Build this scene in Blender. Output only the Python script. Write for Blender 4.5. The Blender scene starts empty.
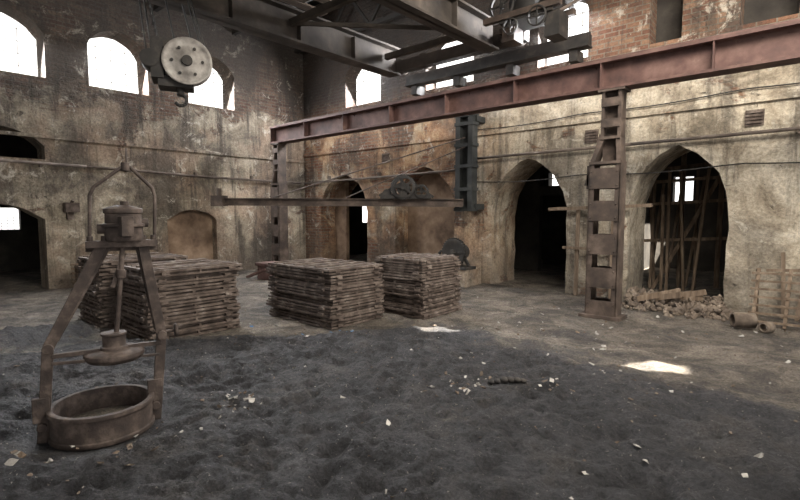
import bpy, bmesh, math, random
from mathutils import Vector, Euler, Matrix, noise
random.seed(7)
D=bpy.data
scene=bpy.context.scene
COL=scene.collection

# ---------------------------------------------------------------- materials
def N(nt,t,**kw):
    n=nt.nodes.new(t)
    for k,v in kw.items():
        setattr(n,k,v)
    return n
def base(name):
    m=D.materials.new(name); m.use_nodes=True
    nt=m.node_tree; nt.nodes.clear()
    o=N(nt,'ShaderNodeOutputMaterial'); b=N(nt,'ShaderNodeBsdfPrincipled')
    nt.links.new(b.outputs[0],o.inputs[0])
    return m,nt,b
def ramp(nt,fac,stops):
    r=N(nt,'ShaderNodeValToRGB')
    el=r.color_ramp.elements
    while len(el)<len(stops): el.new(0.5)
    for e,(p,c) in zip(el,stops):
        e.position=p; e.color=(c[0],c[1],c[2],1) if isinstance(c,(tuple,list)) else (c,c,c,1)
    nt.links.new(fac,r.inputs[0]); return r.outputs[0]
def mix(nt,fac,a,b,mode='MIX'):
    m=N(nt,'ShaderNodeMix',data_type='RGBA',blend_type=mode)
    for s,v in ((m.inputs[0],fac),(m.inputs[6],a),(m.inputs[7],b)):
        if isinstance(v,(int,float)): s.default_value=v
        elif isinstance(v,(tuple,list)): s.default_value=(v[0],v[1],v[2],1)
        else: nt.links.new(v,s)
    return m.outputs[2]
def math_(nt,op,a,b=None,clamp=False):
    m=N(nt,'ShaderNodeMath',operation=op); m.use_clamp=clamp
    for i,v in enumerate((a,b)):
        if v is None: continue
        if isinstance(v,(int,float)): m.inputs[i].default_value=v
        else: nt.links.new(v,m.inputs[i])
    return m.outputs[0]
def noise_(nt,vec,scale,detail=6,rough=.6,dist=0,sc=(1,1,1),off=(0,0,0)):
    mp=N(nt,'ShaderNodeMapping'); mp.inputs['Scale'].default_value=sc; mp.inputs['Location'].default_value=off
    nt.links.new(vec,mp.inputs[0])
    n=N(nt,'ShaderNodeTexNoise'); n.inputs['Scale'].default_value=scale; n.inputs['Detail'].default_value=detail
    n.inputs['Roughness'].default_value=rough; n.inputs['Distortion'].default_value=dist
    nt.links.new(mp.outputs[0],n.inputs['Vector']); return n.outputs['Fac']
def pos(nt):
    return N(nt,'ShaderNodeNewGeometry').outputs['Position']
def sep(nt,v):
    s=N(nt,'ShaderNodeSeparateXYZ'); nt.links.new(v,s.inputs[0]); return s.outputs
def maprange(nt,v,a,b,c=0,d=1,smooth=True):
    m=N(nt,'ShaderNodeMapRange'); 
    if smooth: m.interpolation_type='SMOOTHSTEP'
    nt.links.new(v,m.inputs[0])
    for i,x in enumerate((a,b,c,d)): m.inputs[i+1].default_value=x
    return m.outputs[0]
def bump(nt,b,h,st=.4,dist=.02):
    n=N(nt,'ShaderNodeBump'); n.inputs['Strength'].default_value=st; n.inputs['Distance'].default_value=dist
    nt.links.new(h,n.inputs['Height']); nt.links.new(n.outputs[0],b.inputs['Normal'])
def simple(name,stops,scale=6,rough=.8,metal=0,bst=.4,bd=.01,sc=(1,1,1),detail=6):
    m,nt,b=base(name); p=pos(nt)
    f=noise_(nt,p,scale,detail=detail,sc=sc)
    nt.links.new(ramp(nt,f,stops),b.inputs['Base Color'])
    b.inputs['Roughness'].default_value=rough; b.inputs['Metallic'].default_value=metal
    bump(nt,b,noise_(nt,p,scale*5,sc=sc),bst,bd)
    return m

def wall_mat(name,kind):
    m,nt,b=base(name); p=pos(nt); s=sep(nt,p); x,y,z=s[0],s[1],s[2]
    u=math_(nt,'ADD',x,y)
    cv=N(nt,'ShaderNodeCombineXYZ'); nt.links.new(u,cv.inputs[0]); nt.links.new(z,cv.inputs[1])
    uv=cv.outputs[0]
    if kind=='L':
        pl=ramp(nt,noise_(nt,p,1.1,9,.7,.8),[(.34,(.095,.08,.064)),(.45,(.21,.175,.135)),(.54,(.34,.29,.22)),(.66,(.50,.435,.34))])
        pk=noise_(nt,p,.7,5,.6,.3,off=(4,6,1))
        pl=mix(nt,maprange(nt,pk,.48,.62,0,.5),pl,(.35,.235,.165))
    else:
        pl=ramp(nt,noise_(nt,p,1.2,9,.7,.8),[(.33,(.20,.165,.12)),(.43,(.41,.345,.26)),(.54,(.60,.525,.415)),(.68,(.78,.71,.59))])
        warm=ramp(nt,noise_(nt,p,1.9,8,.65,.6,off=(3,1,2)),[(.35,(.14,.07,.036)),(.48,(.35,.19,.10)),(.6,(.50,.34,.20)),(.7,(.57,.46,.32))])
        f=math_(nt,'MULTIPLY',maprange(nt,x,-4.2,-6.8),maprange(nt,noise_(nt,p,.8,4,off=(7,3,1)),.34,.5),True)
        f=math_(nt,'MULTIPLY',f,.88)
        pl=mix(nt,f,pl,warm)
    br=N(nt,'ShaderNodeTexBrick'); br.inputs['Scale'].default_value=1.0
    br.inputs['Brick Width'].default_value=.25; br.inputs['Row Height'].default_value=.085
    br.inputs['Mortar Size'].default_value=.011; br.inputs['Bias'].default_value=-.1
    nt.links.new(uv,br.inputs['Vector'])
    if kind=='L':
        br.inputs['Color1'].default_value=(.105,.058,.040,1); br.inputs['Color2'].default_value=(.22,.15,.105,1); br.inputs['Mortar'].default_value=(.15,.125,.10,1)
    else:
        br.inputs['Color1'].default_value=(.17,.072,.042,1); br.inputs['Color2'].default_value=(.31,.18,.11,1); br.inputs['Mortar'].default_value=(.22,.18,.135,1)
    bn=noise_(nt,p,.8,8,.7,.8,off=(5,2,9))
    hz=maprange(nt,z,3.3,5.2,0,.34) if kind=='L' else maprange(nt,z,3.75,4.1,0,.45)
    thr=math_(nt,'ADD',bn,hz)
    if kind=='R': thr=math_(nt,'ADD',thr,maprange(nt,x,-5.0,-7.5,.02,.12))
    bm=maprange(nt,thr,.59,.65)
    c=mix(nt,bm,pl,br.outputs['Color'])
    st=noise_(nt,p,1.0,8,.7,.3,sc=(3.6,3.6,.3))
    c=mix(nt,maprange(nt,st,.47,.64,0,.78 if kind=='L' else .62),c,(.055,.046,.039))
    so=noise_(nt,p,.6,6,.65,.5,off=(11,4,2))
    c=mix(nt,maprange(nt,so,.47,.62,0,.75 if kind=='L' else .55),c,(.068,.057,.047))
    li=noise_(nt,p,2.6,9,.75,.6,off=(1,8,5))
    c=mix(nt,maprange(nt,li,.56,.64,0,.6),c,(.64,.59,.50))
    cr=noise_(nt,p,4.5,9,.8,.9,off=(8,2,5))
    c=mix(nt,maprange(nt,cr,.59,.65,0,.8),c,(.06,.045,.035))
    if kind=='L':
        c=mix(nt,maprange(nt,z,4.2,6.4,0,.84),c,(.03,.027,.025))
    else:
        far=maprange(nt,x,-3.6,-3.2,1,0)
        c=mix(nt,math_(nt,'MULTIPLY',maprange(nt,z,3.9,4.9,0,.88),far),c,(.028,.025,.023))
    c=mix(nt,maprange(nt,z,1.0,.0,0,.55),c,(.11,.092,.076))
    fine=noise_(nt,p,22,6,.75)
    c=mix(nt,.8,c,ramp(nt,fine,[(.3,.38),(.6,1.08)]),'MULTIPLY')
    nt.links.new(c,b.inputs['Base Color']); b.inputs['Roughness'].default_value=.95
    h=math_(nt,'ADD',noise_(nt,p,7,8,.7),math_(nt,'MULTIPLY',math_(nt,'MULTIPLY',br.outputs['Fac'],bm),-.6))
    h=math_(nt,'ADD',h,math_(nt,'MULTIPLY',maprange(nt,cr,.60,.66),-.5))
    bump(nt,b,h,.85,.05)
    return m

M={}
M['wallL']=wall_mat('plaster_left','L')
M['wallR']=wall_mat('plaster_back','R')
M['niche']=simple('niche_plaster',[(.3,(.075,.047,.033)),(.5,(.20,.135,.09)),(.7,(.34,.25,.18))],2.0,.95,bd=.02)
M['dark']=simple('dark_masonry',[(.3,(.022,.019,.017)),(.6,(.055,.048,.041)),(.8,(.10,.085,.072))],2.0,.95,bd=.02)  # near-black masonry, also used on the shade boards of the upper openings
M['roof']=simple('soot_roof_boards',[(.3,(.009,.008,.0075)),(.7,(.026,.022,.019))],3,.9,sc=(1,8,1))
M['plank']=simple('weathered_planks',[(.3,(.09,.065,.05)),(.5,(.18,.14,.11)),(.7,(.28,.23,.18))],4,.9,sc=(6,.6,1))
M['wood']=simple('old_timber',[(.3,(.08,.055,.038)),(.5,(.16,.115,.08)),(.7,(.28,.215,.16))],5,.9,sc=(3,3,.5))
M['girder']=simple('red_oxide_steel',[(.3,(.04,.020,.017)),(.5,(.085,.042,.035)),(.68,(.135,.077,.063)),(.8,(.21,.155,.125))],3.5,.75,bst=.3)
M['column']=simple('brown_steel',[(.3,(.025,.018,.015)),(.5,(.06,.042,.033)),(.7,(.13,.096,.077))],4,.75,bst=.35)
M['steel']=simple('dark_steel',[(.3,(.010,.0095,.009)),(.55,(.025,.022,.02)),(.75,(.06,.05,.041))],5,.75,bst=.3)
M['blue']=simple('blue_grey_steel',[(.3,(.012,.014,.014)),(.6,(.028,.030,.029)),(.8,(.065,.058,.05))],5,.7)
M['bridge']=simple('crane_steel',[(.3,(.024,.019,.016)),(.55,(.058,.047,.039)),(.75,(.12,.098,.08))],2,.8)
M['rust']=simple('rusty_iron',[(.25,(.025,.018,.015)),(.43,(.07,.050,.040)),(.58,(.13,.10,.083)),(.76,(.27,.23,.20))],7,.85,bst=.6,bd=.008)
M['rust2']=simple('rusty_ladle_iron',[(.25,(.02,.015,.013)),(.5,(.052,.037,.031)),(.75,(.15,.115,.095))],9,.8,bst=.5,bd=.006)
M['disc']=simple('worn_grey_iron',[(.3,(.12,.11,.10)),(.5,(.25,.23,.21)),(.75,(.42,.40,.37))],6,.6,metal=.2)
M['pipe']=simple('wall_pipe',[(.3,(.06,.045,.037)),(.6,(.14,.11,.09)),(.8,(.26,.22,.19))],4,.8)
M['rubble']=simple('rubble_stone',[(.3,(.055,.042,.034)),(.5,(.13,.10,.077)),(.7,(.28,.23,.18))],6,.95)
M['paper']=simple('pale_scrap',[(.3,(.22,.21,.19)),(.6,(.42,.40,.37)),(.8,(.62,.6,.57))],9,.9)
M['bluebit']=simple('blue_plastic',[(.3,(.05,.12,.25)),(.7,(.12,.24,.40))],9,.6)
M['frame']=simple('window_bar',[(.3,(.4,.39,.38)),(.7,(.55,.54,.52))],5,.8)

def sand_mat():
    m,nt,b=base('foundry_sand_floor'); p=pos(nt)
    a=N(nt,'ShaderNodeAttribute'); a.attribute_name='sand'
    f=a.outputs['Fac']
    sand=ramp(nt,noise_(nt,p,2.6,10,.72,.3),[(.32,(.028,.0275,.032)),(.5,(.054,.053,.060)),(.66,(.098,.094,.101))])
    dust_lit=ramp(nt,noise_(nt,p,1.5,10,.75,.7),[(.35,(.055,.047,.041)),(.46,(.14,.117,.096)),(.56,(.26,.22,.178)),(.7,(.44,.38,.315))])  # pale floor dust; its paleness also paints in the faint light streak
    n1=math_(nt,'SUBTRACT',noise_(nt,p,1.6,10,.75,off=(3,3,3)),.5)
    ff=math_(nt,'ADD',f,math_(nt,'MULTIPLY',n1,3.0))
    c=mix(nt,maprange(nt,ff,-.1,.9),dust_lit,sand)
    pm=noise_(nt,p,1.1,9,.75,.4,off=(9,1,0))
    c=mix(nt,maprange(nt,pm,.52,.68,0,.5),c,(.11,.095,.083))
    fine=noise_(nt,p,45,8,.8)
    c=mix(nt,.95,c,ramp(nt,fine,[(.36,.3),(.62,1.35)]),'MULTIPLY')
    sp=noise_(nt,p,38,3,.55,off=(2,5,1))
    c=mix(nt,maprange(nt,sp,.67,.71,0,.6),c,(.36,.33,.29))
    nt.links.new(c,b.inputs['Base Color']); b.inputs['Roughness'].default_value=.75
    h=math_(nt,'ADD',noise_(nt,p,9,9,.75),math_(nt,'MULTIPLY',noise_(nt,p,34,8,.8),.6))
    bump(nt,b,h,1.0,.12)
    return m
M['floor']=sand_mat()

# ---------------------------------------------------------------- mesh builder
class B:
    def __init__(s,name,*mats):
        s.name=name; s.bm=bmesh.new(); s.mats=mats; s.mi=0
    def _fin(s,verts,smooth=False):
        fs=set()
        for v in verts:
            for f in v.link_faces: fs.add(f)
        for f in fs: f.material_index=s.mi; f.smooth=smooth
    def box(s,c,size,rot=(0,0,0),mat=None,taper=None):
        r=bmesh.ops.create_cube(s.bm,size=1)
        mt=Matrix.Translation(c)@(mat.to_4x4() if mat else Euler(rot).to_matrix().to_4x4())@Matrix.Diagonal((*size,1))
        bmesh.ops.transform(s.bm,matrix=mt,verts=r['verts']); s._fin(r['verts']); return r['verts']
    def mm(s,a,b):
        c=[(a[i]+b[i])/2 for i in range(3)]; z=[abs(a[i]-b[i]) for i in range(3)]
        return s.box(c,z)
    def bar(s,p1,p2,w,t,side=None):
        p1=Vector(p1);p2=Vector(p2);d=p2-p1;L=d.length;z=d.normalized()
        sd=Vector(side) if side else (Vector((0,0,1)) if abs(z.z)<.95 else Vector((1,0,0)))
        yv=z.cross(sd).normalized(); xv=yv.cross(z).normalized()
        mt=Matrix((xv,yv,z)).transposed()
        return s.box((p1+p2)/2,(w,t,L),mat=mt)
    def cyl(s,p1,p2,r,seg=16,r2=None,caps=True,smooth=True):
        p1=Vector(p1);p2=Vector(p2);d=p2-p1
        q=bmesh.ops.create_cone(s.bm,cap_ends=caps,segments=seg,radius1=r,radius2=r if r2 is None else r2,depth=d.length)
        mt=Matrix.Translation((p1+p2)/2)@d.to_track_quat('Z','Y').to_matrix().to_4x4()
        bmesh.ops.transform(s.bm,matrix=mt,verts=q['verts']); s._fin(q['verts'])
        if smooth:
            for v in q['verts']:
                for f in v.link_faces:
                    if len(f.verts)==4: f.smooth=True
    def tube(s,pts,r,seg=8):
        for a,b in zip(pts[:-1],pts[1:]): s.cyl(a,b,r,seg)
        for a in pts[1:-1]: s.ball(a,r*1.02,8,6)
    def ball(s,c,r,u=12,v=8,sc=(1,1,1)):
        q=bmesh.ops.create_uvsphere(s.bm,u_segments=u,v_segments=v,radius=r)
        bmesh.ops.transform(s.bm,matrix=Matrix.Translation(c)@Matrix.Diagonal((*sc,1)),verts=q['verts']); s._fin(q['verts'],True)
    def lathe(s,prof,origin,axis=(0,0,1),seg=32):
        q=Vector(axis).to_track_quat('Z','Y').to_matrix(); o=Vector(origin)
        rings=[]
        for r,h in prof:
            rings.append([s.bm.verts.new(o+q@Vector((r*math.cos(2*math.pi*i/seg),r*math.sin(2*math.pi*i/seg),h))) for i in range(seg)])
        for a,b in zip(rings[:-1],rings[1:]):
            for i in range(seg):
                f=s.bm.faces.new((a[i],a[(i+1)%seg],b[(i+1)%seg],b[i])); f.smooth=True; f.material_index=s.mi
    def wheel(s,c,axis,r,w,spokes=5,hub=.2,rim=.12,teeth=0):
        ax=Vector(axis).normalized(); c=Vector(c)
        s.lathe([(r*(1-rim),-w/2),(r,-w/2),(r,w/2),(r*(1-rim),w/2),(r*(1-rim),-w/2)],c,ax,28)
        s.cyl(c-ax*w*.8,c+ax*w*.8,r*hub,16)
        q=ax.to_track_quat('Z','Y').to_matrix()
        for i in range(spokes):
            a=2*math.pi*i/spokes; d=q@Vector((math.cos(a),math.sin(a),0))
            s.bar(c+d*r*hub*.8,c+d*r*(1-rim*.5),w*.5,r*.12,side=ax)
        for i in range(teeth):
            a=2*math.pi*i/teeth; d=q@Vector((math.cos(a),math.sin(a),0))
            s.bar(c+d*r*.97,c+d*r*1.07,w,r*.09,side=ax)
    def done(s,bevel=0,jit=0):
        if jit:
            for v in s.bm.verts:
                v.co+=Vector([random.uniform(-jit,jit) for _ in range(3)])
        me=D.meshes.new(s.name); s.bm.to_mesh(me); s.bm.free()
        for m in s.mats: me.materials.append(m)
        o=D.objects.new(s.name,me); COL.objects.link(o)
        if bevel:
            md=o.modifiers.new('bevel','BEVEL'); md.width=bevel; md.segments=2; md.limit_method='ANGLE'
        return o

def plate_with_holes(name,outer,holes,thick,mapf,mat):
    cu=D.curves.new(name,'CURVE'); cu.dimensions='2D'; cu.fill_mode='BOTH'; cu.extrude=thick/2
    for pts in [outer]+holes:
        sp=cu.splines.new('POLY'); sp.points.add(len(pts)-1); sp.use_cyclic_u=True
        for i,(u,v) in enumerate(pts): sp.points[i].co=(u,v,0,1)
    tmp=D.objects.new(name+'_tmp',cu); COL.objects.link(tmp)
    bpy.context.view_layer.update()
    dg=bpy.context.evaluated_depsgraph_get()
    me=D.meshes.new_from_object(tmp.evaluated_get(dg))
    D.objects.remove(tmp)
    for v in me.vertices: v.co=Vector(mapf(v.co.x,v.co.y,v.co.z))
    bm=bmesh.new(); bm.from_mesh(me); bmesh.ops.recalc_face_normals(bm,faces=bm.faces); bm.to_mesh(me); bm.free()
    me.name=name; me.materials.clear(); me.materials.append(mat)
    o=D.objects.new(name,me); COL.objects.link(o); return o

def jit(p,a=.012): return [(x+random.uniform(-a,a),z+random.uniform(-a,a)) for x,z in p]
def gothic(c,w,z0,sp,top,n=9):
    H=top-sp; k=(H*H-w*w/4)/w; r=w/2+k
    pts=[(c-w/2,z0)]
    for i in range(5): pts.append((c-w/2,z0+(sp-z0)*(i+1)/6))
    cx=c+k; a1=math.atan2(H,-k)
    for i in range(n+1):
        a=math.pi+(a1-math.pi)*i/n; pts.append((cx+r*math.cos(a),sp+r*math.sin(a)))
    right=[(2*c-x,z) for x,z in reversed(pts[:-1])]
    return jit(pts+right,.02)
def segm(c,w,z0,sp,top,n=12):
    H=top-sp; r=(w*w/4+H*H)/(2*H); cz=top-r; a=math.asin(min(1,w/2/r))
    if H>w/2: a=math.pi/2
    pts=[(c-w/2,z0)]+[(c+r*math.sin(-a+2*a*i/n),cz+r*math.cos(-a+2*a*i/n)) for i in range(n+1)]+[(c+w/2,z0)]
    return jit(pts,.012)

XL=-12.0; YB=9.27; H=7.6; TB=1.1; TL=.6; TU=.42; ZS=4.2
# ---------------------------------------------------------------- walls
winL=[(2.1,1.38),(4.16,1.22),(6.34,1.26)]
holesL=[segm(c,w,4.32,5.2,5.60) for c,w in winL]
holesL+= [segm(1.75,1.75,-.1,1.45,1.78), segm(1.9,1.6,2.68,2.95,3.28)]
holesL+= [segm(5.73,1.27,.02,1.4,1.66)]
plate_with_holes('wall_left',[(-6,-.3),(YB+.0,-.3),(YB+.0,H),(-6,H)],holesL,TL,lambda u,v,w:(XL-TL/2+w,u,v),M['wallL'])
holesR=[gothic(-10.28,1.95,-.1,1.6,2.66),gothic(-7.35,1.85,-.1,1.6,2.70),gothic(-4.6,1.7,-.1,1.5,2.72),gothic(-1.87,1.5,-.1,1.62,2.74),gothic(1.0,1.6,-.1,1.65,2.66)]
winR=[(-9.45,1.35),(-6.62,1.35),(-3.95,1.0)]
plate_with_holes('wall_back',[(XL-TL,-.3),(7,-.3),(7,ZS),(XL-TL,ZS)],holesR,TB,lambda u,v,w:(u,YB+TB/2+w,v),M['wallR'])
holesU=[segm(c,w,4.5,5.35,5.75) for c,w in winR]
holesU+=[segm(-2.15,.5,4.5,6.2,6.3),segm(-.75,.7,4.5,5.9,6.2)]
plate_with_holes('wall_back_upper',[(XL-TL,ZS),(7,ZS),(7,H),(XL-TL,H)],holesU,TU,lambda u,v,w:(u,YB+TU/2+w,v),M['wallR'])
hf=[segm(c,1.3,4.3,5.2,5.6) for c in (-10,-7,-4,-1,2,5)]+[gothic(-6,2.4,-.1,2.2,3.2),gothic(3,2.4,-.1,2.2,3.2)]
plate_with_holes('wall_front_light_block',[(XL-TL,-.3),(8,-.3),(8,H),(XL-TL,H)],hf,.5,lambda u,v,w:(u,-5.2+w,v),M['wallL'])  # unseen wall behind the camera, added to cut flat front light
b=B('wall_niche_infill_and_shade',M['niche'],M['dark']) 
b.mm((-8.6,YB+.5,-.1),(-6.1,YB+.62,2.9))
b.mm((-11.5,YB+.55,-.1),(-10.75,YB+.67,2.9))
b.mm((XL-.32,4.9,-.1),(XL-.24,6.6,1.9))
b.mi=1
b.mm((-2.6,YB+TU+.02,4.3),(-1.7,YB+TU+.1,6.5)); b.mm((-1.3,YB+TU+.02,4.3),(-.2,YB+TU+.1,6.5)); b.done()  # dark boards standing in for the shade inside the upper openings

# annex rooms behind
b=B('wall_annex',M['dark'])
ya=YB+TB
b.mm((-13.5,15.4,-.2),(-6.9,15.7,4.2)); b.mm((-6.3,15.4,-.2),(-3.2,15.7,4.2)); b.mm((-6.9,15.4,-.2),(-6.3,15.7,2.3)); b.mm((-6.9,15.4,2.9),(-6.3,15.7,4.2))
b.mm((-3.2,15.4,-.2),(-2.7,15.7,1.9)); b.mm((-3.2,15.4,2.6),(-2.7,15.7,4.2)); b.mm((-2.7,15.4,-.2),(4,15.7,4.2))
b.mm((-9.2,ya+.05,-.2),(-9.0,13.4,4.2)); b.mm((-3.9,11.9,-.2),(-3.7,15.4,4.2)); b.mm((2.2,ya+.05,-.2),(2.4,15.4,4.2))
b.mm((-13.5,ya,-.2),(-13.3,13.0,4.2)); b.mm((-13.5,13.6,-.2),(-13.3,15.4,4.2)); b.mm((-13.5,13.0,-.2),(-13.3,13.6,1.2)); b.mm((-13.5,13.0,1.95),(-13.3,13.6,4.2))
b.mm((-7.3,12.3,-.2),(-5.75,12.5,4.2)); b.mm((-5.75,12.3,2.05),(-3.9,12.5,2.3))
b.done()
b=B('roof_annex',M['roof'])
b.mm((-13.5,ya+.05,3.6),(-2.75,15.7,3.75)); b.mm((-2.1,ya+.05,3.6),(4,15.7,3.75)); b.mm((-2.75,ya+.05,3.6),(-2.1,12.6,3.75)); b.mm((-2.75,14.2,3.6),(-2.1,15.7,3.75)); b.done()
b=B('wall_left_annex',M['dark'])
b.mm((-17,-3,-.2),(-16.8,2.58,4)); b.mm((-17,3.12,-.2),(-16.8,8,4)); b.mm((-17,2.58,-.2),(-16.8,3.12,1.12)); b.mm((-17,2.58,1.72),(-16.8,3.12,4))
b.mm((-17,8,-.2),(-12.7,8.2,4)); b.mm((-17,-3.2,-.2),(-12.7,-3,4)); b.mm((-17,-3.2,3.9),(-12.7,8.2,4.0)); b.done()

# roof with two missing slates (real holes -> sun patches)
su=Vector((.407,-.419,1.0))
def quad(cx,cy,pts): return [(cx+a,cy+c) for a,c in pts]
h1=(-1.24+su.x*H,5.34+su.y*H); h2=(-3.74+su.x*H,4.97+su.y*H)
hol=[quad(*h1,[(-.28,-.24),(.0,-.20),(.36,.06),(.30,.26),(-.02,.24),(-.2,.02)]),quad(*h2,[(-.30,-.26),(.1,-.08),(.30,.22),(.0,.22)])]
plate_with_holes('ceiling',[(XL-TL,-5),(8,-5),(8,YB+TB),(XL-TL,YB+TB)],hol,.06,lambda u,v,w:(u,v,H+.05+w),M['roof'])
b=B('ceiling_rafters',M['roof'])
for i in range(7):
    yy=-3+i*2.0
    if yy>YB: continue
    b.mm((XL,yy-.09,H-.45),(8,yy+.09,H-.25))
    b.mm((XL,yy-.05,H-1.3),(8,yy+.05,H-1.2))
    for k in range(13):
        xx=XL+k*1.55
        b.bar((xx,yy,H-1.25),(xx+.77,yy,H-.3),.07,.06); b.bar((xx+.77,yy,H-.3),(xx+1.55,yy,H-1.25),.07,.06)
for k in range(14):
    if k in (7,9): continue
    b.mm((XL+.5+k*1.45,-4.9,H-.22),(XL+.6+k*1.45,YB,H-.04))
b.done()

# ---------------------------------------------------------------- floor
def sandmask(x,y):
    n=noise.fractal(Vector((x*.7,y*.7,3)),1,2,4)
    by=5.15 if x>-3.9 else 5.15-(-3.9-x)*1.25
    by=max(by,1.9 if x>-8 else by)
    d=(by-y)+n*.7
    return max(0,min(1,d/1.2+.4))
bm=bmesh.new(); lay=bm.verts.layers.float.new('sand')
xs=[];x=-17.5
while x<8: xs.append(x); x+= (.026 if -6.4<x<.4 else .15)
ys=[];y=-5
while y<16: ys.append(y); y+= (.026 if .3<y<5.6 else (.055 if 5.6<=y<9 else .2))
def height(x,y,m):
    P=Vector((x,y,0))
    h=.014*noise.fractal(P*2.2,1,2,5)
    wob=Vector((noise.noise(P*2.6),noise.noise(P*2.6+Vector((9,0,0))),0))*.16
    dist,_=noise.voronoi((P+wob)*3.9)
    dim=max(0,1-(dist[0]/.48)**2)
    gate=max(0,.6+.9*noise.noise(P*1.3+Vector((0,0,4))))
    d2,_=noise.voronoi((P+wob*.6)*8.5)
    dim2=max(0,1-(d2[0]/.45)**2)
    h+=m*(.09-.085*dim*gate-.036*dim2+.045*noise.noise(P*.9+Vector((0,9,0)))+.030*noise.noise(P*5)+.024*noise.noise(P*13)+.014*noise.noise(P*28)+.02)
    h+=(1-m)*(.020*noise.noise(P*5)+.012*noise.noise(P*12)-.018*dim2*.5)
    return h
grid=[]
for x in xs:
    row=[]
    for y in ys:
        m=sandmask(x,y)
        h=height(x,y,m)
        if x<XL+.1 or y>YB: h=min(h,.02)
        dd=math.hypot(x+3.93,y-1.13)
        if dd<.62: 
            k=min(1,(.62-dd)/.2); h=h*(1-k)
        v=bm.verts.new((x,y,h)); v[lay]=m; row.append(v)
    grid.append(row)
for i in range(len(xs)-1):
    for j in range(len(ys)-1):
        f=bm.faces.new((grid[i][j],grid[i+1][j],grid[i+1][j+1],grid[i][j+1])); f.smooth=True
me=D.meshes.new('floor'); bm.to_mesh(me); bm.free(); me.materials.append(M['floor'])
COL.objects.link(D.objects.new('floor',me))

# ---------------------------------------------------------------- windows
def window(i,axis,c,w,z0,z1,xx):
    b=B('window_%d'%i,M['frame'])
    def P(u,z): return (xx,u,z) if axis=='L' else (u,xx,z)
    t=.011
    for k in range(1,4):
        u=c-w/2+w*k/4; b.bar(P(u,z0),P(u,z1-.06-(0.1 if k!=2 else 0)),t,t)
    for k in range(0,5):
        z=z0+.02+(z1-z0-.3)*k/4; b.bar(P(c-w/2,z),P(c+w/2,z),t,t)
    b.done()
n=1
for c,w in winL: window(n,'L',c,w,4.32,5.6,XL-.5); n+=1
for c,w in winR: window(n,'R',c,w,4.5,5.75,YB+.36); n+=1
window(n,'L',2.85,.54,1.12,1.72,-16.9)

# ---------------------------------------------------------------- wall trims & pipes
b=B('trim_1',M['wallL']); b.mm((XL-.02,-4,3.10),(XL+.05,YB,3.17)); b.done()
b=B('trim_2',M['wallR']); b.mm((XL,YB-.05,3.28),(7,YB+.02,3.36)); b.done()
b=B('wall_pipe',M['pipe'])
b.tube([(XL+.08,-3,2.66),(XL+.08,3.4,2.58),(XL+.08,6.2,2.50),(XL+.1,YB-.1,2.48),(-9.6,YB-.1,2.5),(-6.2,YB-.1,2.56)],.028)
b.tube([(-6.2,YB-.1,2.78),(-2.6,YB-.1,2.80),(3,YB-.1,2.84)],.028)
b.tube([(XL+.08,4.2,2.55),(XL+.08,4.2,3.05)],.02)
for yy in (1,2.6,4.2,5.8,7.4): b.box((XL+.04,yy,2.56),(.09,.05,.09))
for xx in (-10.8,-8.8,-5.9,-3.1,-.3): b.box((xx,YB-.05,2.6 if xx<-6.2 else 2.79),(.05,.1,.09))
b.done()
b=B('cable_run',M['steel'])
for z0,sag in ((2.28,.06),(3.42,.05)):
    pts=[]
    for i in range(25):
        t=i/24; pts.append((-5.9+7*t,YB-.04,z0+.12*t-sag*abs(math.sin(t*9))))
    b.tube(pts,.010,6)
b.done()
for (x,z) in ((-3.32,3.02),(-.85,3.05),(-8.6,3.0)):
    b=B('vent_plate',M['rust'])
    b.mm((x-.12,YB-.03,z-.12),(x+.12,YB-.002,z+.12))
    for k in range(4): b.box((x,YB-.04,z-.08+k*.052),(.2,.03,.015))
    b.done()
b=B('wall_bracket_box',M['rust']); b.mm((XL+.01,2.95,1.6),(XL+.22,3.2,1.8)); b.mm((XL+.01,3.0,1.45),(XL+.1,3.12,1.6)); b.bar((XL+.02,3.07,1.75),(XL+.3,3.07,1.85),.04,.04); b.done()

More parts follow.
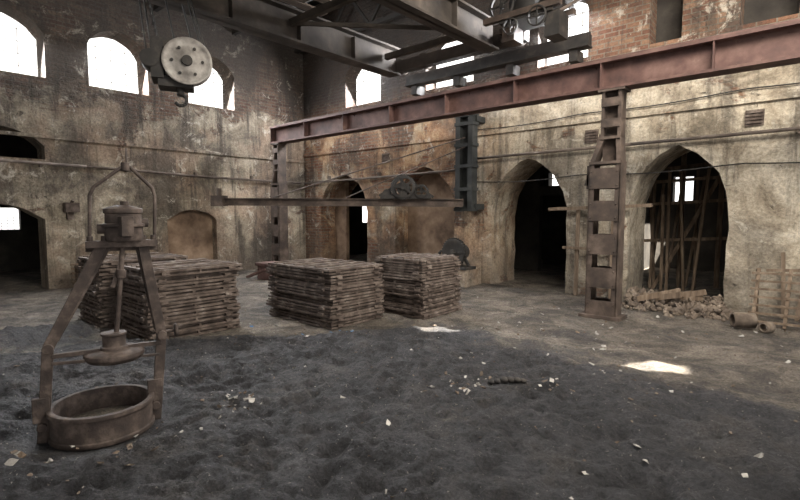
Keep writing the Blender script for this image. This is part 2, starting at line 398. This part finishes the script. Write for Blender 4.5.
# ---------------------------------------------------------------- overhead red girder + columns
def ibeam(b,p1,p2,h,w,tf=.03,tw=.02):
    b.bar(Vector(p1),Vector(p2),h,tw,side=(0,0,1))
    up=Vector((0,0,1))
    for s_ in (1,-1):
        o=up*(h/2-tf/2)*s_
        b.bar(Vector(p1)+o,Vector(p2)+o,tf,w,side=(0,0,1))
b=B('runway_girder',M['girder'])
gz=3.60
ibeam(b,(-10.98,7.5,gz),(4,7.5,gz),.42,.30,.035)
for k in range(11): b.mm((-10.95+k*1.4,7.36,gz-.18),(-10.935+k*1.4,7.64,gz+.18))
for k in range(59):
    for s_ in (-1,1): b.ball((-10.9+k*.25,7.485,gz+s_*.14),.014,6,4)
b.mm((-10.98,7.47,gz+.21),(4,7.53,gz+.27))
b.done()
def column(name,x,y,top,w,flare):
    b=B(name,M['column'])
    ws=.07
    zl=2.35
    for s_ in (-1,1):
        xc=x+s_*(w/2-ws/2)
        b.mm((xc-ws/2,y-.13,0),(xc+ws/2,y-.11,zl)); b.mm((xc-ws/2,y+.11,0),(xc+ws/2,y+.13,zl))
        b.mm((xc+s_*ws/2-.01,y-.13,0),(xc+s_*ws/2+.01,y+.13,zl))
    for k,z in enumerate((.12,.62,1.12,1.62,2.1)):
        for yy in (-.14,.14): b.mm((x-w/2+.01,y+yy-.008,z-.15),(x+w/2-.01,y+yy+.008,z+.15))
        for sx in (-1,1):
            for sz in (-1,1): b.ball((x+sx*(w/2-.04),y-.15,z+sz*.1),.014,6,4)
    uw=w*.62; xo=x+.06
    b.mm((x-w/2,y-.15,zl-.04),(x+w/2,y+.15,zl))
    for s_ in (-1,1):
        b.bar((x+s_*(w/2-.03),y,zl),(xo+s_*(uw/2-.03),y,zl+.35),.06,.24)
    for s_ in (-1,1): b.mm((xo+s_*(uw/2-.02)-.02,y-.12,zl+.3),(xo+s_*(uw/2-.02)+.02,y+.12,top))
    b.mm((xo-uw/2,y-.01,zl),(xo+uw/2,y+.01,top))
    b.mm((xo-uw/2,y-.13,zl+.32),(xo+uw/2,y+.13,zl+.36)); b.mm((xo-uw/2-.05,y-.15,top-.03),(xo+uw/2+.05,y+.15,top))
    for z in (zl+.55,zl+.85): b.mm((xo-uw/2,y-.135,z-.06),(xo+uw/2,y-.12,z+.06))
    b.mm((x-w/2-.05,y-.1,1.95),(x-w/2,y+.1,2.3)); b.bar((x-w/2-.06,y,2.0),(xo-uw/2,y,2.75),.05,.2)
    b.mm((x-w/2-.08,y-.2,0),(x+w/2+.08,y+.2,.05))
    return b.done()
column('steel_column',-2.44,7.5,3.385,.44,1)
column('steel_column',-10.82,7.5,3.385,.36,1)

# ---------------------------------------------------------------- crane bridge
b=B('overhead_travelling_crane',M['bridge'],M['plank'],M['steel'])
ibeam(b,(-7.68,-3,5.07),(-7.68,8.6,5.07),.60,.34,.04,.03)
ibeam(b,(-5.10,-3,5.05),(-5.10,8.6,5.05),.54,.32,.04,.03)
for k in range(9):
    yy=-2.6+k*1.4
    if yy>8.5: continue
    for xx in (-7.68,-5.10): b.mm((xx-.13,yy-.01,4.82),(xx+.13,yy+.01,5.28))
b.mm((-7.9,8.6,4.86),(-4.4,8.8,5.1))
for xx in (-7.6,-6.9,-5.3,-4.6): b.cyl((xx,8.64,5.0),(xx,8.86,5.0),.16,20)
for yy in (2.5,5.6,8.2): b.bar((-7.6,yy,5.1),(-5.1,yy,5.1),.12,.1)
for a,c in ((2.5,5.6),(5.6,8.2)): b.bar((-7.6,a,5.1),(-5.1,c,5.1),.07,.05); 
b.mi=1
for k in range(9):
    yy=-2.9
    xx=-7.5+k*.24
    if k in (6,): continue
    b.mm((xx,yy,5.38),(xx+.2,5.9+random.uniform(-.4,.5),5.42))
b.done()
b=B('crane_rail_beam',M['steel'])
b.mm((-7.6,8.9,4.62),(-3.3,9.06,4.80)); b.mm((-7.6,8.95,4.80),(-3.3,9.0,4.84)); b.mm((-7.6,8.85,4.58),(-3.3,9.1,4.62))
for xx in (-7.4,-6.2,-4.9,-3.6): b.mm((xx-.08,8.95,4.38),(xx+.08,YB-.01,4.58))
b.done()

b=B('crane_trolley_hoist',M['steel'],M['column'])
cx,cy,cz=-4.0,8.2,4.72
b.mm((cx-.55,cy-.3,cz+.25),(cx+.45,cy+.3,cz+.36))
b.cyl((cx-.4,cy,cz+.55),(cx+.1,cy,cz+.55),.22,20)
b.cyl((cx+.15,cy,cz+.5),(cx+.42,cy,cz+.5),.17,20)
b.wheel((cx-.48,cy-.32,cz+.55),(0,1,0),.24,.05,5)
b.wheel((cx+.2,cy-.34,cz+.2),(0,1,0),.17,.06,4)
b.wheel((cx-.3,cy-.34,cz+.15),(0,1,0),.14,.06,4)
b.mm((cx+.3,cy-.25,cz-.15),(cx+.55,cy+.15,cz+.25)); b.mi=1
b.mm((cx-.6,cy-.1,cz+.0),(cx-.35,cy+.25,cz+.25))
b.bar((cx+.4,cy,cz+.3),(cx+.9,cy+.3,cz+.6),.05,.05)
b.mm((-4.85,cy-.35,cz+.3),(cx+.6,cy-.25,cz+.4)); b.mm((-4.85,cy+.25,cz+.3),(cx+.6,cy+.35,cz+.4))
b.done()

b=B('roof_brace',M['steel'])
ibeam(b,(-6.5,8.4,6.0),(-2.2,3.4,5.9),.22,.16)
b.bar((-4.6,2.2,6.1),(-1.8,8.9,5.6),.16,.14); b.bar((-3.6,8.9,5.3),(-3.2,5.2,6.3),.1,.1)
b.done()

# ---------------------------------------------------------------- hook block
b=B('crane_hook_block',M['steel'],M['disc'],M['rust'])
o=Vector((-7.05,3.30,3.72)); ax=Vector((.88,-.46,.05)).normalized(); sd=Vector((.46,.88,0)).normalized()
b.mi=1
def sheave(c,r):
    b.lathe([(0.0,.05),(r*.55,.05),(r*.6,.035),(r*.88,.03),(r,.07),(r,.04),(r*.88,0),(r,-.04),(r,-.07),(r*.88,-.04),(0,-.05)],c,ax,36)
sheave(o+ax*.14+sd*.06,.33)
b.mi=0; sheave(o-ax*.1-sd*.12,.32)
b.cyl(o+ax*.1+sd*.06,o+ax*.24+sd*.06,.07,16); b.cyl(o-ax*.25,o+ax*.2+sd*.03,.05,12)
c=o+ax*.19+sd*.06
for i in range(6):
    a=i*math.pi/3; d=sd*math.cos(a)+Vector((0,0,1))*math.sin(a)
    b.cyl(c+d*.2,c+d*.2+ax*.012,.022,8)
m3=Matrix((sd,ax,Vector((0,0,1)))).transposed()
b.box(o-sd*.33,(.16,.34,.5),mat=m3); b.box(o-sd*.1-Vector((0,0,.28)),(.46,.28,.14),mat=m3)
b.box(o-sd*.2+ax*.0+Vector((0,0,.26)),(.42,.22,.12),mat=m3)
b.cyl(o-sd*.42-ax*.1,o-sd*.42+ax*.2,.12,16)
b.cyl(o-Vector((0,0,.32))-sd*.05,o-Vector((0,0,.44))-sd*.05,.05,10)
hk=[]; hc=o-Vector((0,0,.5))-sd*.05
for i in range(10):
    a=math.radians(90-i*27); hk.append(hc+sd*.08*math.cos(a)+Vector((0,0,1))*.08*math.sin(a))
b.tube(hk,.024,8)
for dx in (-.5,-.42,-.05,.34,.40):
    s0=o+sd*(dx*.9)+ax*.1; b.cyl(s0,Vector((s0.x-.42,s0.y-.15*dx,4.765)),.012,6)
for dx in (-.25,.2):
    s0=o+sd*dx-ax*.1; b.cyl(s0,Vector((s0.x-.45,s0.y,4.765)),.012,6)
for k in range(15):
    b.box(o-sd*.3+Vector((-.025*k,0,.2+k*.055)),(.035,.015,.05) if k%2 else (.015,.035,.05),mat=m3)
b.done()

# ---------------------------------------------------------------- jib crane
b=B('wall_jib_crane',M['blue'],M['column'],M['steel'])
px_,py_=-5.85,8.92
for dx in (-.2,.12):
    b.mm((px_+dx-.06,py_-.1,1.62),(px_+dx+.06,py_+.1,3.72))
for z in (1.66,2.1,2.6,3.05,3.5,3.68): b.mm((px_-.28,py_-.12,z-.035),(px_+.2,py_+.12,z+.035))
b.mm((px_-.2,py_+.02,1.7),(px_+.12,py_+.06,3.7))
for z in (1.72,3.6): b.mm((px_-.3,py_,z-.06),(px_+.22,YB-.01,z+.06))
b.mi=1
tip=Vector((-10.45,5.62,1.84)); pv=Vector((px_,py_-.15,1.80))
ibeam(b,tip,pv,.17,.14,.02,.02)
dj=(tip-pv).normalized()
b.box(tip+Vector((0,0,.02)),(.28,.28,.24),rot=(0,0,math.atan2(dj.y,dj.x)))
b.box(tip+Vector((0,0,.22)),(.08,.08,.18))
b.cyl((px_,py_-.12,3.2),pv+dj*4.3+Vector((0,0,.1)),.014,6)
b.cyl((px_,py_-.12,3.0),pv+dj*2.6+Vector((0,0,.1)),.012,6)
b.mi=2
w0=pv+dj*1.25
ay=dj.cross(Vector((0,0,1))).normalized()
b.box(w0+Vector((0,0,.13)),(1.1,.3,.09),rot=(0,0,math.atan2(dj.y,dj.x)))
for s_ in (-1,1):
    b.wheel(w0+dj*.05+ay*.17*s_+Vector((0,0,.33)),ay,.26,.05,5,rim=.2,teeth=22)
    b.wheel(w0-dj*.34+ay*.15*s_+Vector((0,0,.24)),ay,.15,.05,4,rim=.2,teeth=14)
b.cyl(w0+dj*.05-ay*.14+Vector((0,0,.30)),w0+dj*.05+ay*.14+Vector((0,0,.30)),.14,14)
b.cyl(w0+dj*.42-ay*.1+Vector((0,0,.2)),w0+dj*.42+ay*.1+Vector((0,0,.2)),.09,14)
b.bar(w0+dj*.6+Vector((0,0,.15)),w0+dj*.05+Vector((0,0,.46)),.05,.05)
b.bar(w0-dj*.6+Vector((0,0,.12)),w0-dj*.2+Vector((0,0,.4)),.05,.05)
b.done()

b=B('hand_winch',M['steel'],M['wallR'])
wx,wy=-6.0,8.78
b.lathe([(0,-.03),(.2,-.03),(.22,-.04),(.29,-.045),(.29,.045),(.22,.04),(.2,.03),(0,.03)],(wx+.05,wy-.2,.74),(0,1,0),32)
for i in range(30):
    a=2*math.pi*i/30; b.box((wx+.05+.30*math.cos(a),wy-.2,.74+.30*math.sin(a)),(.03,.08,.03),rot=(0,-a,0))
b.cyl((wx+.05,wy-.3,.74),(wx+.05,wy-.2,.74),.06,14)
b.wheel((wx-.28,wy-.12,.60),(0,1,0),.17,.06,5,rim=.25,teeth=18)
b.cyl((wx,wy-.2,.72),(wx,wy+.25,.72),.16,14)
for s_ in (-.2,.2):
    b.bar((wx+s_-.1,wy,.4),(wx+.02,wy,.85),.06,.06); b.bar((wx+s_+.12,wy,.4),(wx+.02,wy,.85),.06,.06)
b.cyl((wx+.3,wy-.26,.74),(wx+.3,wy-.42,.74),.015,8); b.bar((wx+.05,wy-.28,.74),(wx+.3,wy-.3,.74),.03,.015)
b.mm((wx-.40,wy-.22,.36),(wx+.36,wy+.2,.42))
b.mi=1; b.mm((wx-.38,wy-.2,-.02),(wx+.35,wy+.42,.36))
b.done(bevel=.01)

# ---------------------------------------------------------------- flask stacks
def stack(x0,x1,y0,y1,h,n,seed,lean=0):
    random.seed(seed)
    b=B('moulding_box_stack',M['rust'])
    th=h/n
    for k in range(n):
        cx=(x0+x1)/2+random.uniform(-.03,.03); cy=(y0+y1)/2+random.uniform(-.03,.03); a=random.uniform(-.018,.018)+lean
        lx=(x1-x0)*random.uniform(.96,1.0); ly=(y1-y0)*random.uniform(.95,1.0); z=k*th
        Rm=Euler((random.uniform(-.006,.006),random.uniform(-.006,.006),a)).to_matrix()
        def bx(c,s):
            p=Rm@Vector(c); b.box((cx+p.x,cy+p.y,z+th/2+p.z),s,mat=Rm)
        fl=.028
        bx((0,0,-th/2+fl/2+.004),(lx,ly,fl))
        bx((0,0,th/2-fl/2-.004),(lx-.012,ly-.012,fl))
        bx((0,0,0),(lx-.10,ly-.10,th-.02))
        for s_ in (-1,1):
            nx=4
            for i in range(nx):
                u=-lx/2+lx*(i+.5)/nx+random.uniform(-.02,.02)
                bx((u,s_*(ly/2-.025),0),(.03,.04,th-.012))
            ny=3
            for i in range(ny):
                u=-ly/2+ly*(i+.5)/ny+random.uniform(-.02,.02)
                bx((s_*(lx/2-.025),u,0),(.04,.03,th-.012))
            for t_ in (-1,1):
                bx((s_*(lx/2+.005),t_*(ly*.36),.0),(.04,.09,.03))
                bx((t_*(lx*.38),s_*(ly/2+.005),.0),(.10,.03,.03))
        if k==n-1:
            for i in range(6): bx((-lx/2+lx*(i+.5)/6,0,th/2+.006),(.05,ly*.9,.015))
    b.done(jit=.004)
stack(-6.40,-4.89,4.18,5.24,.83,10,1)
stack(-5.36,-4.38,5.50,6.55,.89,11,2,.02)
stack(-7.0,-5.98,2.28,3.5,.90,10,3)
stack(-8.12,-7.1,2.1,3.3,.95,10,4,-.01)
random.seed(11)

# ---------------------------------------------------------------- ladle carrier
b=B('foundry_ladle_carrier',M['rust2'],M['floor'])
O=Vector((-3.90,1.13,0)); U=Vector((.27,.96,0)).normalized(); V=Vector((-.96,.27,0)).normalized()
def Q(u,z,v=0): return O+U*(u*.86+.01+.04*z)+V*v+Vector((0,0,z))
LR=.335/.385
b.lathe([(r*LR,h) for r,h in [(.36,.01),(.385,.01),(.385,.04),(.372,.045),(.372,.19),(.388,.195),(.388,.225),(.345,.225),(.345,.03)]],O+U*.01,(0,0,1),48)
b.mi=1; b.lathe([(.36*LR,.06),(.2*LR,.08),(.0,.10)],O+U*.01,(0,0,1),32); b.mi=0
def flat(p1,p2,w=.07,t=.03): b.bar(p1,p2,t,w,side=V)
for pts in ([Q(-.42,.0),Q(-.385,.66),Q(-.02,1.36)],[Q(.40,.0),Q(.44,.66),Q(.29,1.36)]):
    flat(pts[0],pts[1]); flat(pts[1],pts[2])
    b.cyl(pts[1]-V*.05,pts[1]+V*.05,.035,10)
    b.cyl(pts[0]+V*-.05+Vector((0,0,.12)),pts[0]+V*.05+Vector((0,0,.12)),.03,10)
    flat(pts[0]+Vector((0,0,.15)),pts[0]+Vector((0,0,.32)),.10,.045)
flat(Q(-.33,.7,.03),Q(.03,1.34,.03),.03,.02); flat(Q(.40,.7,.03),Q(.25,1.34,.03),.03,.02)
b.bar(Q(-.13,1.37),Q(.40,1.37),.05,.09); b.bar(Q(-.13,1.33,.05),Q(.40,1.33,.05),.03,.02)
for u in (-.1,0,.29,.37): b.cyl(Q(u,1.39),Q(u,1.43),.02,8)
b.lathe([(.0,.0),(.12,.0),(.125,.02),(.125,.10),(.14,.105),(.14,.125),(.12,.13),(.118,.2),(.128,.205),(.128,.235),(.09,.25),(.04,.262),(0,.265)],Q(.15,1.39),(0,0,1),28)
b.box(Q(.15,1.50,-.13),(.08,.08,.14)); b.cyl(Q(.02,1.48),Q(-.05,1.48),.035,12); b.cyl(Q(.27,1.52),Q(.33,1.52),.03,12)
b.cyl(Q(.15,1.64),Q(.15,1.68),.03,10)
b.tube([Q(-.1,1.36),Q(-.1,1.72),Q(-.07,1.78),Q(.12,1.92),Q(.19,1.93),Q(.36,1.78),Q(.38,1.72),Q(.38,1.36)],.013,8)
b.cyl(Q(.155,1.9),Q(.155,1.96),.03,10)
b.cyl(Q(.14,1.4),Q(.09,.7),.018,10); b.cyl(Q(.125,1.18),Q(.12,1.12),.035,10); flat(Q(.15,1.3),Q(.06,1.05),.03,.02)
b.lathe([(0,.0),(.17,.0),(.195,.03),(.195,.06),(.17,.075),(.09,.08),(.09,.1),(.075,.105),(.075,.18),(.085,.185),(.085,.2),(0,.205)],Q(.08,.52),(0,0,1),36)
b.bar(Q(-.36,.60),Q(.44,.60),.03,.04); b.bar(Q(-.36,.56,-.05),Q(.42,.52,-.05),.02,.02)
b.cyl(Q(.42,.68),Q(.55,.68),.012,8); b.lathe([(0,-.012),(.05,-.012),(.055,0),(.05,.012),(0,.012)],Q(.56,.68),U,20)
b.done(bevel=.004)

# ---------------------------------------------------------------- timbers & rack
b=B('scaffold_timbers',M['wood'])
for i in range(11):
    x=-2.75+.09*i+random.uniform(-.03,.03); y=10.9+random.uniform(0,.9)
    b.bar((x,y,0),(x+random.uniform(-.25,.25),y+random.uniform(-.2,.2),2.0+random.uniform(-.2,.6)),.05,.05)
for z in (1.0,1.75,2.2): b.bar((-2.9,10.9,z),(-1.2,11.3,z+.1),.06,.05)
b.bar((-2.6,11,0),(-1.5,11.4,2.4),.07,.05); b.bar((-1.6,12,0),(-1.6,12.1,3.4),.09,.09); b.bar((-2.4,12.5,0),(-2.4,12.5,3.4),.09,.09)
b.bar((-2.8,11.6,2.5),(-1.0,12.2,2.7),.08,.06)
b.done()
b=B('timber_rail',M['wood'])
b.bar((-4.05,9.08,1.66),(-2.2,9.12,1.72),.06,.05); b.bar((-3.75,9.08,.92),(-2.65,9.12,.92),.05,.05)
b.bar((-3.5,9.15,0),(-3.5,9.18,1.68),.06,.06); b.bar((-2.85,9.15,0),(-2.85,9.18,1.7),.06,.06); b.done()

b=B('timber_ladder_rack',M['wood'])
x0,x1=-.66,.06
for u in (x0,(x0+x1)/2,x1): b.bar((u,8.35,0.0),(u+.02,8.72,.78),.045,.04)
for k in range(7): 
    t=.08+k*.14; b.bar((x0-.06,8.35+.37*t-.03,.78*t),(x1+.08,8.35+.37*t-.03,.78*t+.01),.03,.025)
b.bar((x0+.1,8.7,.76),(x1,8.75,.8),.04,.03)
for u in (x0,x1): b.bar((u,8.72,.78),(u,8.95,0),.04,.04)
b.bar((-.35,9.15,0),(-.4,9.2,1.0),.05,.04); b.bar((-.2,9.1,0),(-.05,9.2,1.3),.05,.04)
b.done()

b=B('wooden_frame_pile',M['wood'])
for k in range(6):
    z=.04+k*.09
    for s_ in (-1,1):
        b.bar((-11.5,3.0+.0,z),(-10.7,3.0,z),.05,.05); b.bar((-11.5,3.6,z),(-10.7,3.6,z),.05,.05)
        b.bar((-11.1+s_*.35,2.9,z+.045),(-11.1+s_*.35,3.7,z+.045),.04,.05)
b.done(jit=.01)
b=B('scrap_box',M['girder'])
b.mm((-10.1,6.35,0),(-9.6,6.8,.36)); b.mm((-10.14,6.31,.33),(-9.56,6.84,.40)); b.mm((-9.99,6.34,.1),(-9.97,6.33,.3)); b.bar((-10.3,6.2,.05),(-9.5,6.2,.3),.05,.08); b.done(bevel=.01)

# ---------------------------------------------------------------- rubble
def rock(b,c,r):
    q=bmesh.ops.create_icosphere(b.bm,subdivisions=1,radius=r)
    s=Vector((random.uniform(.7,1.4),random.uniform(.7,1.3),random.uniform(.4,.8)))
    e=Euler([random.uniform(0,3) for _ in range(3)]).to_matrix()
    for v in q['verts']:
        v.co=e@Vector((v.co.x*s.x,v.co.y*s.y,v.co.z*s.z))*random.uniform(.85,1.15)+Vector(c)
        if v.co.y>9.24: v.co.y=9.24
    b._fin(q['verts'])
b=B('rubble_heap',M['rubble'],M['wood'])
for i in range(560):
    t=random.random(); x=-2.5+1.4*t; y=9.16-abs(random.gauss(0,.32))
    hh=max(0,.27*(1-(9.2-y)/.9)); rock(b,(x,y,hh*random.uniform(.2,1)),random.uniform(.015,.07))
for i in range(130):
    x=random.uniform(-2.3,-.95); y=random.uniform(8.35,9.1); rock(b,(x,y,.02+.1*max(0,y-8.6)),random.uniform(.015,.06))
for c_ in ((-1.35,8.7,.06),(-1.12,8.9,.09),(-1.0,8.75,.06),(-1.6,8.55,.06)): rock(b,c_,.11)
b.mi=1
for i in range(9):
    x=random.uniform(-2.1,-1.5); y=random.uniform(8.65,8.95); a=random.uniform(-.5,.5); L=random.uniform(.2,.36)
    b.bar((x-L*math.cos(a),y-L*math.sin(a),.15),(x+L*math.cos(a),y+L*math.sin(a),.15+random.uniform(.05,.2)),.09,.025)
b.done()
b=B('fallen_pipe_section',M['rubble'])
b.lathe([(.08,0),(.105,0),(.105,.26),(.08,.26),(.08,0)],(-.85,7.95,.12),(1,.5,0),24)
b.lathe([(.05,0),(.07,0),(.07,.14),(.05,.14),(.05,0)],(-.5,7.85,.08),(.5,1,0),20)
b.done()

def gz_(x,y): return height(x,y,sandmask(x,y))
b=B('floor_litter',M['paper'],M['rubble'],M['wood'],M['bluebit'])
def scrap(x,y,s,m):
    if math.hypot(x+3.9,y-1.13)<.42: return
    b.mi=m; z=gz_(x,y)
    vs=b.box((x,y,z+.01),(s*random.uniform(.6,1.5),s*random.uniform(.4,1),s*.15),rot=(random.uniform(-.5,.5),random.uniform(-.5,.5),random.uniform(0,3)))
    for v in vs: v.co+=Vector([random.uniform(-s,s)*.25 for _ in range(3)])
for i in range(620):
    x=random.uniform(-7,1); y=random.uniform(.3,8.8)
    scrap(x,y,random.choice((.01,.012,.015,.02,.025)),random.choice((0,1,1,1,2)))
for i in range(36):
    x=random.uniform(-5,0.5); y=random.uniform(2.4,8.5); scrap(x,y,random.uniform(.025,.045),0)
for cx,cy,n,r in ((-3.41,1.91,22,.10),(-2.31,3.28,22,.12),(-2.15,3.55,12,.12),(-1.63,3.87,12,.06),(-3.35,1.35,6,.12),(-3.1,.9,6,.1),(-3.55,.65,8,.12),(-1.2,4.6,8,.2),(-4.1,4.9,8,.2),(-3.0,6.0,24,.6),(-1.4,6.6,34,.8),(-5.2,3.6,14,.3),(-4.7,7.0,24,.5)):
    for k in range(n): scrap(cx+random.gauss(0,r),cy+random.gauss(0,r),random.uniform(.012,.045),random.choice((0,0,1,2)))
for i in range(9): scrap(-4.6+random.gauss(0,.5),3.8+random.gauss(0,.25),.03,3)
b.done()
b=B('leather_shoe_scrap',M['steel'])
for k in range(6): b.ball((-2.1+.05*k,3.62+.02*k,gz_(-2.1+.05*k,3.62)+.03),.035-.003*abs(k-2),8,6,(1.3,1,.8))
b.done()

# ---------------------------------------------------------------- light
w=D.worlds.new('sky'); scene.world=w; w.use_nodes=True
nt=w.node_tree; bg=nt.nodes['Background']; bg.inputs[0].default_value=(1,.98,.945,1); bg.inputs[1].default_value=2.2
def sun(to,en):
    l=D.lights.new('sun','SUN'); l.energy=en; l.angle=.009; l.color=(1,.93,.80)
    o=D.objects.new('sun',l); COL.objects.link(o); o.rotation_euler=Vector(to).to_track_quat('Z','Y').to_euler()
sun(su,60)
def area(name,loc,tgt,size,en,col=(1,.97,.92)):
    l=D.lights.new(name,'AREA'); l.shape='RECTANGLE'; l.size=size[0]; l.size_y=size[1]; l.energy=en; l.color=col
    o=D.objects.new(name,l); COL.objects.link(o); o.location=loc
    o.rotation_euler=(Vector(loc)-Vector(tgt)).to_track_quat('Z','Y').to_euler()
for i,(c,ww) in enumerate(winL): area('window_daylight_left',(XL-.1,c,4.95),(XL+6,c,1.0),(ww*.9,1.0),230,(.97,.98,1))
for i,(c,ww) in enumerate(winR): area('window_daylight_back',(c,YB+.08,5.15),(c+.5,YB-6,.5),(ww*.9,1.0),360,(.98,.98,1))
area('back_wall_fill',(.5,4.2,6.2),(-4.5,7.9,1.2),(4,2),900,(1,.925,.81))  # added fill lamp under the closed roof, brightens the back wall

# ---------------------------------------------------------------- camera
cam=D.cameras.new('camera'); cam.sensor_width=36; cam.lens=21.6; cam.clip_end=200
co=D.objects.new('camera',cam); COL.objects.link(co); co.location=(0,0,1.6)
co.rotation_euler=(math.radians(85.5),0,math.radians(41.2)); scene.camera=co
scene.view_settings.view_transform='Standard'
scene.view_settings.look='None'
